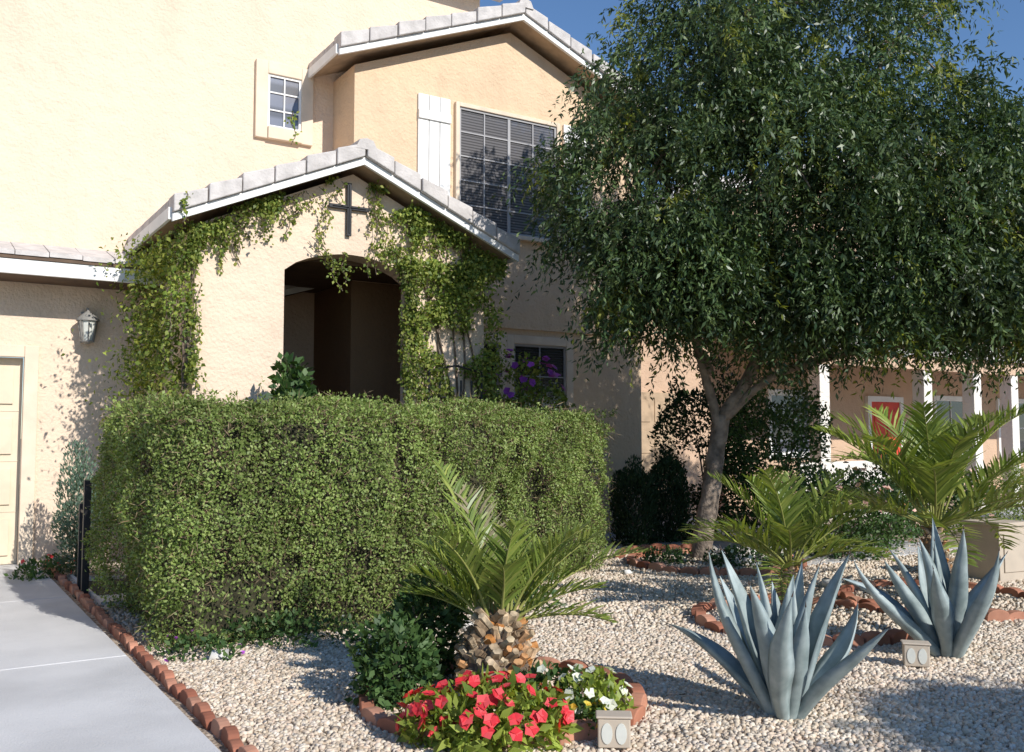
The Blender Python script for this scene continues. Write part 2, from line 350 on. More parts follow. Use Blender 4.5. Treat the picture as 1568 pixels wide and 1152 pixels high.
def strand(x,z,ln,y=-2.06,dx=0,dn=60):
    pts=[]; 
    for i in range(10):
        a=i/9; pts.append((x+dx*a+.03*math.sin(a*9+x*7),y-.03*math.sin(a*5),z-ln*a))
    st.tube(pts,[.004]*10,4)
    m=int(ln*dn); P=[]
    for _ in range(m):
        a=U(0,1); j=min(8,int(a*9)); q=Vector(pts[j]).lerp(Vector(pts[j+1]),a*9-j); P.append((q.x+random.gauss(0,.018),q.y+random.gauss(0,.02),q.z))
    vfill(P,0,.048)
for i in range(28):
    a=U(.05,.95); strand(2.92-a*1.9,4.36-a*.85,U(.15,.55),dx=U(-.15,.15))
for i in range(22):
    a=U(.05,.95); strand(2.92+a*1.7,4.36-a*.8,U(.3,1.0),dx=U(-.15,.15))
for i in range(12): strand(U(.85,1.25),U(2.6,3.6),U(.3,.8),-2.1,U(-.1,.03),80)
strand(2.45,4.1,.55,dx=.12); strand(2.62,3.9,.5,dx=-.15); strand(2.45,3.62,.35,dx=.25); strand(2.4,3.55,.3,dx=.3); strand(2.55,3.5,.45,-2.1,.2,110); strand(2.75,3.48,.35,-2.1,.05,110); strand(3.5,3.4,1.6,-2.06,.1,80); strand(3.6,3.4,1.9,-2.08,.0,90); strand(3.1,4.2,.7,dx=.4)
for q in range(5): strand(3.45+U(0,.25),3.5,U(.9,2.1),-2.1,U(-.05,.1),110)
strand(2.05,4.85,.35,-2.38,.05,80); strand(1.0,3.85,.3,-2.36,.0,120)
for i in range(6):
    z=U(1.1,3.0); st.tube(catmull([(1.14+U(-.03,.03),-2.0,z-.8),(1.14+U(-.05,.03),-2.0,z),(1.16+U(0,.03),-2.03,z+.5)],4),[.010]*9,5)
for i in range(8):
    x=U(3.8,4.6); st.tube(catmull([(x,-2.02,0),(x+U(-.1,.1),-2.04,1.2),(x+U(-.15,.15),-2.02,2.3),(x+U(-.5,.1),-2.03,3.5)],4),[.012]*13,5)
st.obj('stems',M_bark,vn)
P=np.concatenate(VP);D=np.concatenate(VD);N=np.concatenate(VN);Ls=np.concatenate(VL)
leaves('leaves',P,D,N,Ls,Ls*.62,M_vine,vn)

# ------------------------------------------------------------ HEDGE
hd=empty('boxwood_hedge')
outer=[(-3.60,8.20),(-2.33,6.20),(-.80,7.16),(1.16,10.50)]
inner=[(.15,11.05),(-1.55,8.25),(-2.05,7.85),(-2.65,8.85)]
poly=outer+inner; HH=1.70
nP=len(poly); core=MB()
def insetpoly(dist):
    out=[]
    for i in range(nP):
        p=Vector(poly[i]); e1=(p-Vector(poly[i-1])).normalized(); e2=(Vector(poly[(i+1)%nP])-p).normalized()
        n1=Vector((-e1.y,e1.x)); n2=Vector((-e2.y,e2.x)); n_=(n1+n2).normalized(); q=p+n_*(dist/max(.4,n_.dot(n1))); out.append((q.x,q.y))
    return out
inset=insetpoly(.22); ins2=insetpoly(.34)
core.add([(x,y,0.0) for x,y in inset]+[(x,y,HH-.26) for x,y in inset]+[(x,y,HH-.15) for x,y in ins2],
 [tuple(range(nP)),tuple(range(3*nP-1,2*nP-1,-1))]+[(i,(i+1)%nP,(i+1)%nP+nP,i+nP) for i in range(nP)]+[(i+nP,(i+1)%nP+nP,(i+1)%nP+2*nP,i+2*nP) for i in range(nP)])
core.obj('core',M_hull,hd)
HP=[];HD=[];HT=[]
for i in range(nP):
    p=np.array(poly[i]);q=np.array(poly[(i+1)%nP]); e=q-p; ln=np.linalg.norm(e); e/=ln; nrm=np.array([e[1],-e[0]])
    dens=7400 if i<3 else 1500
    n=int(ln*HH*dens); s=rng.uniform(0,ln,n); z=rng.uniform(.02,HH,n)
    X=p[0]+e[0]*s; Y=p[1]+e[1]*s
    P3=np.stack([X,Y,z],1); nb=fbm(P3,1.1)*.15+fbm(P3,3.2,4)*.10+fbm(P3,8,9)*.05
    R=.22; zt=np.clip(z-(HH-R),0,R); rtop=-(R-np.sqrt(np.maximum(R*R-zt*zt,0)))*.75
    rb=np.where(z<.3,-(.3-z)*.4,0)
    Rc=.34; sc_=np.clip(Rc-np.minimum(s,ln-s),0,Rc); rc=-(Rc-np.sqrt(np.maximum(Rc*Rc-sc_*sc_,0)))*(1 if i in (0,1,2) else .3)
    if i==1: rc=np.where(s>ln/2,rc*.5,rc)
    if i==2: rc=np.where(s<ln/2,rc*.5,rc)
    off=nb+rtop+rb+rc-np.abs(rng.normal(0,.055,n))+np.where(rng.random(n)<.06,rng.uniform(0,.06,n),0)
    P3[:,0]+=nrm[0]*off; P3[:,1]+=nrm[1]*off
    gap=fbm(P3,2.1,17)+.45*fbm(P3,6,3); keep=(gap<.30)|(rng.random(n)<.22)
    low=(z<.25)&(rng.random(n)<.5); keep&=~low
    HP.append(P3[keep]); d_=rnd(n)*.9+np.array([nrm[0],nrm[1],.75])*.35; HD.append(unit(d_)[keep]); HT.append((unit(rnd(n)*.8+np.array([nrm[0],nrm[1],.35])*1.1))[keep])
def inpoly(X,Y,poly):
    ins=np.zeros(len(X),bool); j=len(poly)-1
    for i in range(len(poly)):
        xi,yi=poly[i];xj,yj=poly[j]
        c=((yi>Y)!=(yj>Y))&(X<(xj-xi)*(Y-yi)/(yj-yi+1e-9)+xi); ins^=c; j=i
    return ins
def edgedist(X,Y):
    d=np.full(len(X),9.)
    for i in range(nP):
        p=np.array(poly[i]);q=np.array(poly[(i+1)%nP]); e=q-p; l=np.linalg.norm(e); e/=l
        s=np.clip((X-p[0])*e[0]+(Y-p[1])*e[1],0,l); d=np.minimum(d,np.hypot(X-p[0]-e[0]*s,Y-p[1]-e[1]*s))
    return d
n=100000; X=rng.uniform(-3.7,1.25,n);Y=rng.uniform(6.1,11.2,n); k=inpoly(X,Y,poly); X=X[k];Y=Y[k]; n=len(X)
ed=edgedist(X,Y); P3=np.stack([X,Y,np.full(n,HH)],1); P3[:,2]+=fbm(P3,1.1)*.11+fbm(P3,4)*.07-.03-np.clip(.22-ed,0,.22)**2*2.5+np.where(rng.random(n)<.08,rng.uniform(0,.06,n),0)
HP.append(P3);HD.append(unit(rnd(n)*.8+np.array([0,0,.5])));HT.append(unit(rnd(n)+np.array([0,0,.9])))
for _ in range(110):
    t=U(0,1); j=random.choice([0,1,2,2]); p=Vector(poly[j]).lerp(Vector(poly[j+1]),t)
    m=14; h=U(.04,.10) if _>4 else .2; zz=np.linspace(0,h,m)
    dx,dy=U(-.04,.04),U(-.04,.04)
    HP.append(np.stack([p.x+dx*zz/h+rng.normal(0,.008,m),p.y+.2+dy*zz/h+rng.normal(0,.008,m),HH-.03+zz],1)); HD.append(unit(rnd(m)+np.array([0,0,.7]))); HT.append(rnd(m))
P=np.concatenate(HP);D=np.concatenate(HD);N=np.concatenate(HT); n=len(P); Ls=rng.uniform(.017,.034,n)
leaves('leaves',P,D,N,Ls,Ls*.62,M_hedge,hd)
idx=rng.choice(len(P),26000); tp=P[idx]-N[idx]*.04; leaves('twigs',tp,rnd(26000),rnd(26000),rng.uniform(.05,.12,26000),.005,M_twig,hd)

# ------------------------------------------------------------ SHRUBS
def shrub(name,c,r,n,Ls,mat,asp=.5,flow=None,nf=0,fs=.03,stem=True,thr=-.25,updir=.3,sc=3,petals=5,ftop=False,parent=None,pw=1.0):
    e=parent or empty(name,(c[0],c[1],0)); c=np.array([0,0,c[2]]); r=np.array(r)
    d=rnd(n); rad=rng.uniform(.15,1,n)**.45; P=c+d*r*rad[:,None]; lump=fbm(P+np.array([e.location.x,e.location.y,0]),sc/max(r.max(),.2)); P=c+(P-c)*(1+.35*lump[:,None])
    k=(lump>thr)&(P[:,2]>.01); P=P[k]; d=d[k]; n=len(P)
    D=unit(rnd(n)*.8+d*.5+np.array([0,0,updir])); N=unit(rnd(n)*.8+d*.7+np.array([0,0,.3])); l=rng.uniform(.6,1.2,n)*Ls
    leaves('leaves',P,D,N,l,l*asp,mat,e)
    if stem:
        t=MB()
        for i in range(7):
            a=U(0,6.28); rr=U(.2,.7); t.tube(catmull([(r[0]*.05*math.cos(a),r[1]*.05*math.sin(a),0),(r[0]*.25*rr*math.cos(a),r[1]*.25*rr*math.sin(a),c[2]*.6),(r[0]*rr*math.cos(a),r[1]*rr*math.sin(a),c[2]+r[2]*.5)],4),[max(.004,.014*(1-i_/10)) for i_ in range(9)],5)
        t.obj('stems',M_bark,e)
    if flow:
        d=rnd(nf); d[:,2]=np.abs(d[:,2]) if ftop else d[:,2]*.7+.3; d=unit(d); FP=c+d*r*rng.uniform(.95,1.15,(nf,1)); FP[:,2]=np.maximum(FP[:,2],.03)
        PP=[];DD=[];NN=[]
        for i in range(nf):
            up=unit(d[i]+rng.normal(0,.4,3)+np.array([0,-.2,.2])); a=unit(np.cross(up,[.3,.5,.1])); b_=np.cross(up,a); ph=U(0,6)
            for j in range(petals):
                th=ph+j*2*math.pi/petals; q=a*math.cos(th)+b_*math.sin(th); PP.append(FP[i]+up*(.012+.001*j)); DD.append(unit(q+up*U(.1,.4))); NN.append(up)
        m=len(PP); leaves('flowers',np.array(PP),np.array(DD),np.array(NN),rng.uniform(.8,1.1,m)*fs,fs*pw,flow,e,fold=.12)
    return e
shrub('sage_shrub',(-4.45,9.75,.66),(.24,.3,.64),5500,.05,M_blue,.35,updir=1.0)
shrub('flowering_groundcover',(-4.78,9.75,.08),(.2,.5,.13),900,.05,M_shrub,.6,M_red,14,.03,stem=False)
shrub('bougainvillea_shrub',(.05,11.8,1.5),(.72,.4,.92),6200,.065,M_vine,.6,M_pur,95,.06,pw=1.3)
shrub('porch_plant',(-2.22,9.5,1.55),(.22,.2,.60),1500,.12,M_shrub,.6)
shrub('cypress_shrub',(1.62,12.6,.45),(.33,.33,.88),8000,.06,M_dkshrub,.35,updir=1.2,sc=2,thr=-.6)
shrub('cypress_shrub',(2.12,12.9,.45),(.33,.33,.90),8000,.06,M_dkshrub,.35,updir=1.2,sc=2,thr=-.6)
shrub('ficus_bush',(3.6,12.9,1.05),(.8,.7,1.35),10000,.08,M_shrub,.45)
shrub('ficus_bush',(2.8,13.5,1.2),(.8,.5,1.4),10000,.08,M_dkshrub,.45,thr=-.2)
shrub('rose_bush',(3.95,11.3,.5),(.75,.6,.55),6500,.06,M_shrub,.55,M_pink,34,.05)
shrub('rose_bush',(4.95,12.6,.55),(.7,.6,.62),5000,.06,M_shrub,.55,M_pink,30,.05)
shrub('rose_bush',(6.3,14.0,.5),(.8,.6,.5),4500,.07,M_shrub,.55,M_pink,20,.05)
shrub('low_hedge_shrub',(8.9,16.4,.45),(1.2,.6,.5),6000,.06,M_hedge,.5)
shrub('low_flower_plant',(2.65,10.6,.08),(.5,.35,.14),1600,.05,M_shrub,.55,M_whf,16,.03,stem=False)
shrub('low_flower_plant',(1.72,10.75,.08),(.3,.25,.12),700,.05,M_shrub,.55,stem=False)
shrub('leafy_bush',(-.64,5.18,.20),(.22,.24,.26),2600,.055,M_shrub,.55)
shrub('leafy_bush',(-.50,5.65,.30),(.22,.22,.33),2300,.06,M_shrub,.55)
shrub('red_impatiens',(-.08,4.50,.12),(.34,.22,.17),1700,.08,M_yel,.42,M_red,76,.038,stem=False,ftop=True,pw=1.35)
shrub('red_impatiens',(-.38,4.56,.09),(.14,.16,.13),550,.075,M_yel,.42,M_red,20,.036,stem=False,ftop=True,pw=1.35)
shrub('white_impatiens',(.40,4.92,.10),(.18,.22,.13),600,.06,M_yel,.5,M_whf,24,.034,stem=False,ftop=True,pw=1.3)
shrub('white_impatiens',(.16,4.98,.12),(.2,.16,.13),450,.06,M_shrub,.5,M_whf,12,.032,stem=False,ftop=True,pw=1.3)
shrub('yellow_pansies',(.36,4.68,.08),(.10,.10,.09),220,.05,M_shrub,.5,M_ylf,10,.024,stem=False,ftop=True,pw=1.3)
shrub('hedge_foot_plant',(-1.45,6.66,.05),(.7,.22,.15),1500,.05,M_shrub,.5,M_whf,6,.022,stem=False)
shrub('hedge_foot_plant',(-.1,8.0,.10),(.5,.4,.25),1500,.06,M_shrub,.5,stem=False)
shrub('hedge_foot_plant',(-2.05,6.25,.05),(.3,.16,.10),500,.05,M_shrub,.5,M_pur,8,.018,stem=False)

# ------------------------------------------------------------ PALMS
def palm(name,loc,th,tr,n,L,e_lo,e_hi,boots=60,ll=.30,droop=1.0,extra=[],ph=0,lw=.010):
    e=empty(name,(loc[0],loc[1],0)); t=MB(); PP=[];DD=[];NN=[];LL=[]; dP=[];dD=[];dN=[];dL=[]
    specs=[]
    for i in range(n):
        f=i/(n-1); specs.append((ph+i*2.39996+U(-.25,.25),math.radians(e_hi+(e_lo-e_hi)*f**1.1+U(-7,7)),L*U(.78,1.1)*(.8+.2*min(1,f*3)),False))
    specs+=[(a,math.radians(b),l,True if q else False) for a,b,l,q in extra]
    for az,el,Lf,isdry in specs:
        h=Vector((math.cos(az),math.sin(az),0)); sw=U(-.35,.35); p=Vector((0,0,th-.03))+h*tr*.3; pts=[p.copy()]; S=16; ds=Lf/S; ts=[]; dr=droop*U(.75,1.2)
        for k in range(S):
            s=k/S; ee=el-dr*s**1.4; a2=az+sw*s; h2=Vector((math.cos(a2),math.sin(a2),0)); d=h2*math.cos(ee)+Vector((0,0,math.sin(ee))); p=p+d*ds; pts.append(p.copy()); ts.append(d)
        ts.append(ts[-1])
        t.tube(pts,[.012*(1-.85*k/S) for k in range(S+1)],5)
        side=h.cross(Vector((0,0,1))).normalized(); m=int(28*max(1,Lf))
        for j in range(m):
            s=.18+.82*j/(m-1); x=s*S; k=min(S-1,int(x)); q=pts[k].lerp(pts[k+1],x-k); T=ts[k]; upn=side.cross(T)*-1
            if upn.z<0: upn=-upn
            prof=math.sin(math.pi*min(1,max(.12,(s*.86+.12))))**.6
            for sg in (-1,1):
                if random.random()<.05: continue
                d=T*U(.75,1.0)+side*sg*U(.65,.85)+upn*U(.25,.6)+Vector((U(-.12,.12),U(-.12,.12),U(-.12,.12))); d.normalize()
                l=ll*max(.25,prof)*U(.8,1.12)
                (dP if isdry else PP).append(q);(dD if isdry else DD).append(d);(dN if isdry else NN).append(upn+Vector((U(-.5,.5),U(-.5,.5),0)));(dL if isdry else LL).append(l)
    t.obj('rachises',M_stalk,e,smooth=True)
    def mk(nm,P,D,N,Lh,mat):
        P=np.array([tuple(v) for v in P]);D=unit(np.array([tuple(v) for v in D]));N=unit(np.array([tuple(v) for v in N]));Lh=np.array(Lh)[:,None]
        S=unit(np.cross(D,N)); w=lw; D2=unit(D+np.array([0,0,-.22])); A0=P-S*w*.4;A1=P+S*w*.4;B0=P+D*Lh*.5-S*w*.62;B1=P+D*Lh*.5+S*w*.62;C_=B0*.5+B1*.5+D2*Lh*.5; C2=C_+S*.002
        V=np.stack([A0,A1,B1,B0,C_,C2],1).reshape(-1,3); i0=np.arange(len(P))*6
        F=np.concatenate([np.stack([i0,i0+1,i0+2,i0+3],1),np.stack([i0+3,i0+2,i0+5,i0+4],1)]); npmesh(nm,V,F,mat,e)
    mk('fronds',PP,DD,NN,LL,M_palm)
    if dP: mk('dry_fronds',dP,dD,dN,dL,M_palmdry)
    c=MB(); c.tube([(0,0,-.02),(0,0,th*.35),(0,0,th*.75),(0,0,th)],[tr*.75,tr*.85,tr*.6,tr*.25],14); c.obj('trunk',M_bark,e,smooth=True)
    b_=MB()
    for i in range(boots):
        f=i/boots; z=th*(.02+.95*f); R=tr*(.78 if f<.4 else .8-.55*(f-.4)/.6); az=i*2.39996+U(-.2,.2); h=Vector((math.cos(az),math.sin(az),0)); s=Vector((-h.y,h.x,0))
        up=Vector((0,0,1)); d=(h*U(.3,1.0)+up*U(.3,1.2)+s*U(-.25,.25)).normalized(); w=tr*U(.09,.19); l=tr*U(.2,.5)
        o=h*R*.85+up*z; nn=s.cross(d); tk=tr*.08; rings=[]
        for kk,(fr,ws,cu_) in enumerate(((0,1.25,0),(.5,1.0,.02),(1,.6+U(-.15,.2),.0))):
            q=o+d*l*fr; ww=w*ws; rings.append([q-s*ww,q-s*ww*.5+nn*tk,q+s*ww*.5+nn*tk,q+s*ww,q+s*ww*.5-nn*tk*.8,q-s*ww*.5-nn*tk*.8])
        v=[tuple(a) for r_ in rings for a in r_]; fc=[tuple(range(5,-1,-1)),tuple(range(12,18))]
        for kk in range(2):
            for j in range(6): fc.append((kk*6+j,kk*6+(j+1)%6,(kk+1)*6+(j+1)%6,(kk+1)*6+j))
        b_.add(v,fc)
    b_.obj('leaf_boots',M_boot,e)
    fb=180; az=rng.uniform(0,6.28,fb); zz=rng.uniform(.05,th,fb); rr=tr*.8*(1-.5*zz/th); leaves('fibres',np.stack([rr*np.cos(az),rr*np.sin(az),zz],1),unit(np.stack([np.cos(az),np.sin(az),rng.uniform(-.8,1,fb)],1)+rnd(fb)*.4),rnd(fb),rng.uniform(.05,.14,fb),.008,M_twig,e)
    return e
R_=math.radians
palm('date_palm',(-.08,5.36),.44,.25,14,.68,42,86,170,ll=.22,droop=.62,lw=.014,extra=[(R_(140),76,1.0,0),(R_(115),80,.80,1),(R_(8),42,.88,0),(R_(-5),14,.58,0),(R_(185),34,.48,0),(R_(172),60,.55,0),(R_(20),58,.72,0)])
palm('date_palm',(2.28,7.8),.42,.13,18,1.0,16,82,80,ll=.27,droop=.9,ph=1,lw=.018)
palm('date_palm',(3.72,8.35),.68,.16,24,1.5,14,84,90,ll=.35,droop=1.0,ph=2,lw=.020)

# ------------------------------------------------------------ AGAVES
def agave(loc,n,L,W,seed,rz=0):
    rs=random.Random(seed); e=empty('agave_plant',(loc[0],loc[1],0),rz); b_=MB(); sp=MB()
    for i in range(n):
        f=i/(n-1); az=i*2.39996+rs.uniform(-.3,.3); el=math.radians(88-48*f**1.3+rs.uniform(-6,6)); l=L*rs.uniform(.8,1.1)*(.92+.08*f); cv=rs.uniform(-.02,.12)+(.34*f if rs.random()<.45 else -.10*f)
        cv2=-.7*f if (f>.5 and rs.random()<.55) else 0
        h=Vector((math.cos(az),math.sin(az),0)); s=Vector((-h.y,h.x,0)); p=h*(.03+.06*f)+Vector((0,0,.02)); S=16; ring=[]; tw=rs.uniform(-.6,.6); sw=rs.uniform(-.35,.35)
        for k in range(S+1):
            t=k/S; ee=el-cv*t**1.3*1.6-cv2*max(0,t-.5)*1.6; d=h*math.cos(ee)+Vector((0,0,math.sin(ee)))+s*sw*t; d.normalize(); nn=s.cross(d)
            if nn.dot(h)>0: nn=-nn
            s2=(s*math.cos(tw*t)+nn*math.sin(tw*t)); n2=(nn*math.cos(tw*t)-s*math.sin(tw*t))
            w=W*.5*( .66+.34*math.sin(min(1,t/.45)*math.pi/2)**2 if t<.45 else (1-((t-.45)/.55)**1.55) ); w=max(w,.0015)
            th=.022*(1-t)+.001; wav=.05*math.sin(t*15+i)*w
            sec=[(-1,.55),(-.55,.14),(0,-.06),(.55,.14),(1,.55),(.6,-.02),(0,-.26),(-.6,-.02)]
            ring.append([tuple(p+s2*(a*w+wav)+n2*(c*w*1.0)+n2*(-th*(1 if (c<-.12 or c==-.02) else 0))) for a,c in sec])
            if k<S: p=p+d*(l/S)
        v=[q for r_ in ring for q in r_]; fc=[]
        for k in range(S):
            for j in range(8): fc.append((k*8+j,k*8+(j+1)%8,(k+1)*8+(j+1)%8,(k+1)*8+j))
        b_.add(v,fc); sp.tube([p,p+d*.03],[.004,.0008],5)
    b_.obj('leaves',M_agave,e,smooth=True); sp.obj('spines',M_spine,e); return e
agave((1.42,4.98),17,.84,.135,3,2.0)
agave((2.88,6.32),18,.86,.135,8,.6)

# ------------------------------------------------------------ edging
def edging(name,path,size=.15,hgt=.10,closed=False,thick=.055):
    b_=MB(); pts=[Vector(p).to_3d() if len(p)==2 else Vector(p) for p in path]
    if closed: pts.append(pts[0])
    tot=sum((pts[i+1]-pts[i]).length for i in range(len(pts)-1)); n=int(tot/size); 
    def at(d):
        for i in range(len(pts)-1):
            l=(pts[i+1]-pts[i]).length
            if d<=l: return pts[i].lerp(pts[i+1],d/l),(pts[i+1]-pts[i]).normalized()
            d-=l
        return pts[-1],(pts[-1]-pts[-2]).normalized()
    for k in range(n):
        c,t=at((k+.5)*size+U(-.006,.006)); a=U(-.09,.09); t=Vector((t.x*math.cos(a)-t.y*math.sin(a),t.x*math.sin(a)+t.y*math.cos(a),0)); nn=Vector((-t.y,t.x,0)); hs=size*.485; h=hgt*U(.82,1.1); tl=U(-.016,.016)
        prof=[(-hs,-.03),(hs,-.03),(hs,h*.55)]+[(hs*math.cos(x),h*.55+h*.45*math.sin(x)) for x in (math.pi/6,math.pi/3,math.pi/2,2*math.pi/3,5*math.pi/6)]+[(-hs,h*.55)]
        m=len(prof); v=[tuple(c+t*x+nn*(-thick/2+tl*(z>0))+Vector((0,0,z))) for x,z in prof]+[tuple(c+t*x+nn*(thick/2+tl*(z>0))+Vector((0,0,z))) for x,z in prof]
        b_.add(v,[tuple(range(m)),tuple(range(2*m-1,m-1,-1))]+[(i,i+m,(i+1)%m+m,(i+1)%m) for i in range(m)])
    return b_.obj(name,M_terra,bevel=.006)
def circ(cx,cy,r,a0=0,a1=360,n=40,ry=None):
    ry=ry or r; return [(cx+r*math.cos(math.radians(a0+(a1-a0)*i/n)),cy+ry*math.sin(math.radians(a0+(a1-a0)*i/n))) for i in range(n+(a1-a0<360))]
edging('brick_edging',[Wd(.13,-.1)[:2],Wd(.13,-11)[:2]],.16,.07)
edging('brick_edging',circ(-.05,5.22,.74),.2,.085,True,.07)
edging('brick_edging',circ(2.28,7.4,.82),.2,.09,True,.08)
edging('brick_edging',circ(3.75,8.3,.82),.2,.09,True,.08)
edging('brick_edging',circ(2.3,10.75,.95,ry=.9),.2,.09,True,.08)
edging('brick_edging',[(1.25,11.2),(1.4,11.7),(1.7,12.0),(2.6,12.2)],.2,.09,False,.08)

# ------------------------------------------------------------ stones / gravel
def cubes(name,P,S,mat,parent=None,flat=.7):
    n=len(P); base=np.array([(-1,-1,-1),(1,-1,-1),(1,1,-1),(-1,1,-1),(-1,-1,1),(1,-1,1),(1,1,1),(-1,1,1)],float)
    V=base[None]*np.array([1,.8,flat])*.5+rng.uniform(-.17,.17,(n,8,3)); V[:,4:,:2]*=.72; V*=np.asarray(S).reshape(-1,1,1)
    q=unit(np.concatenate([rng.normal(0,.18,(n,2)),rng.normal(size=(n,2))],1))
    x,y,z,w=q.T
    R=np.stack([1-2*(y*y+z*z),2*(x*y-z*w),2*(x*z+y*w),2*(x*y+z*w),1-2*(x*x+z*z),2*(y*z-x*w),2*(x*z-y*w),2*(y*z+x*w),1-2*(x*x+y*y)],1).reshape(n,3,3)
    V=np.einsum('nij,nkj->nki',R,V)+P[:,None]
    F0=np.array([(0,3,2,1),(4,5,6,7),(0,1,5,4),(1,2,6,5),(2,3,7,6),(3,0,4,7)]); F=(F0[None]+np.arange(n)[:,None,None]*8).reshape(-1,4)
    return npmesh(name,V.reshape(-1,3),F,mat,parent)
def grid(y0,y1,sp,xw):
    ys=np.arange(y0,y1,sp); out=[]
    for y in ys:
        h=xw(y); xs=np.arange(-h,h,sp); out.append(np.stack([xs,np.full(len(xs),y)],1))
    G=np.concatenate(out); return G+rng.uniform(-.5,.5,G.shape)*sp
G1=grid(3.3,7.2,.021,lambda y:.60*y+.5); G2=grid(7.2,12.5,.036,lambda y:.6*y+.3)
def maskG(G): return (locx(G[:,0],G[:,1])>.20)&(locy(G[:,0],G[:,1])<-.05)&~inpoly(G[:,0],G[:,1],[tuple(p) for p in inset])
def excl(G,c): 
    k=np.ones(len(G),bool)
    for x,y,r in c: k&=((G[:,0]-x)**2+(G[:,1]-y)**2)>r*r
    return k
beds=[(-.05,5.22,.70),(2.28,7.4,.78),(3.75,8.3,.78),(2.3,10.75,.88)]
G1=G1[maskG(G1)&excl(G1,beds)]; G2=G2[maskG(G2)&excl(G2,beds)]
G=np.concatenate([G1,G2]); S=np.concatenate([rng.uniform(.014,.033,len(G1)),rng.uniform(.018,.040,len(G2))])
undul=np.array([noise.noise(Vector((x*1.5,y*1.5,0))) for x,y in G])*.008
cubes('gravel',np.column_stack([G,S*.2+undul*.5]),S,M_peb)
M_soil=solid('soil',(.18,.135,.09),.95,.4,12,.8,50)
for i,(x,y,r) in enumerate(beds):
    c=circ(x,y,r,n=32); pymesh('soil_bed',[(a,b_,.012) for a,b_ in c],[tuple(range(len(c)))],M_soil)
    k=1300; a=rng.uniform(0,6.28,k); rr=r*np.sqrt(rng.random(k)); 
    cubes('bed_stones',np.column_stack([x+rr*np.cos(a),y+rr*np.sin(a),np.full(k,.02)]),rng.uniform(.018,.038,k),M_peb)
rk=np.array([(2.45+U(-.1,.75),10.9+U(-.35,.5),.05) for _ in range(34)]); cubes('landscape_rocks',rk,rng.uniform(.09,.2,34),M_rock)
rk=np.array([(-.33,7.05,.05),(.1,8.7,.04),(3.0,9.0,.05),(-1.9,6.2,.03),(3.3,9.3,.05),(2.6,9.4,.05),(1.2,9.9,.04)]); cubes('landscape_rocks',rk,rng.uniform(.07,.13,len(rk)),M_rock)
k=500; lx=rng.uniform(-2,5,k); ly=rng.uniform(4.2,11,k); kk=maskG(np.stack([lx,ly],1)); lx=lx[kk];ly=ly[kk]; k=len(lx)
leaves('leaf_litter',np.stack([lx,ly,np.full(k,.028)],1),unit(rnd(k)*np.array([1,1,.15])),unit(rnd(k)*.3+np.array([0,0,1])),rng.uniform(.03,.06,k),.014,M_twig)

# ------------------------------------------------------------ small objects
def pathlight(loc,rz,s):
    e=empty('landscape_light',(loc[0],loc[1],0),rz); b_=MB(); b_.box(-.5*s,.5*s,.0,.62*s,.12*s,1.0*s); b_.box(-.56*s,.56*s,-.04*s,.68*s,1.001*s,1.08*s); b_.box(-.12*s,.12*s,.2*s,.4*s,-.1,.119*s); b_.obj('body',M_util,e,bevel=.05*s)
    l=MB()
    for sx in (-.22,.22):
        v=[]
        for k in range(16):
            a=k*math.pi/8; v.append((sx*s+.17*s*math.cos(a),-.001-.02*s,.56*s+.32*s*math.sin(a)))
        v2=[(x,.05*s,z) for x,y,z in v]; l.add(v+v2,[tuple(range(16))]+[(i,i+16,(i+1)%16+16,(i+1)%16) for i in range(16)])
    l.obj('lens',M_lens,e)
pathlight((.47,4.42),math.radians(-4),.15)
pathlight((2.52,5.95),math.radians(-15),.15)
e=empty('utility_pedestal',(4.92,9.65,0),math.radians(25)); b_=MB(); b_.box(-.21,.21,-.2,.2,0,.55); b_.box(-.23,.23,-.22,.22,.551,.59); b_.box(-.15,.15,-.212,-.2005,.1,.48); b_.obj('cabinet',M_util,e,bevel=.015)
e=empty('black_post',(-3.86,8.60,0),RZ); b_=MB(); b_.box(-.03,.03,-.03,.03,0,1.05); b_.box(-.02,.02,.30,.34,0,.82); b_.box(-.012,.012,.031,.299,.74,.77); b_.box(-.09,.09,-.09,.09,.0,.02); b_.obj('post',M_iron,e,bevel=.005)
o=box('door_mat',.25,.95,-2.7,-1.7,.0,.035,M_iron); o.location=(OX,OY,0.0); o.rotation_euler=(0,0,RZ)
b_=MB(); b_.box(.22,1.05,-3.1,-2.72,-.02,.045); b_.box(.22,.248,-2.719,-1.2,-.02,.045); o=b_.obj('walkway',M_conc); o.location=(OX,OY,0); o.rotation_euler=(0,0,RZ)
e=empty('iron_trellis',(-.95,10.75,0),RZ); b_=MB()
for x in (0,.14,.28,.42,.56,.7): b_.tube([(x,0,0),(x,0,2.2 if x in(0,.7) else 2.1)],[.012]*2,6)
b_.tube([(0,0,2.2),(.35,0,2.27),(.7,0,2.2)],[.012]*3,6); b_.tube([(0,0,1.9),(.7,0,1.9)],[.01]*2,6); b_.tube([(0,0,.3),(.7,0,.3)],[.01]*2,6); b_.obj('bars',M_iron,e)

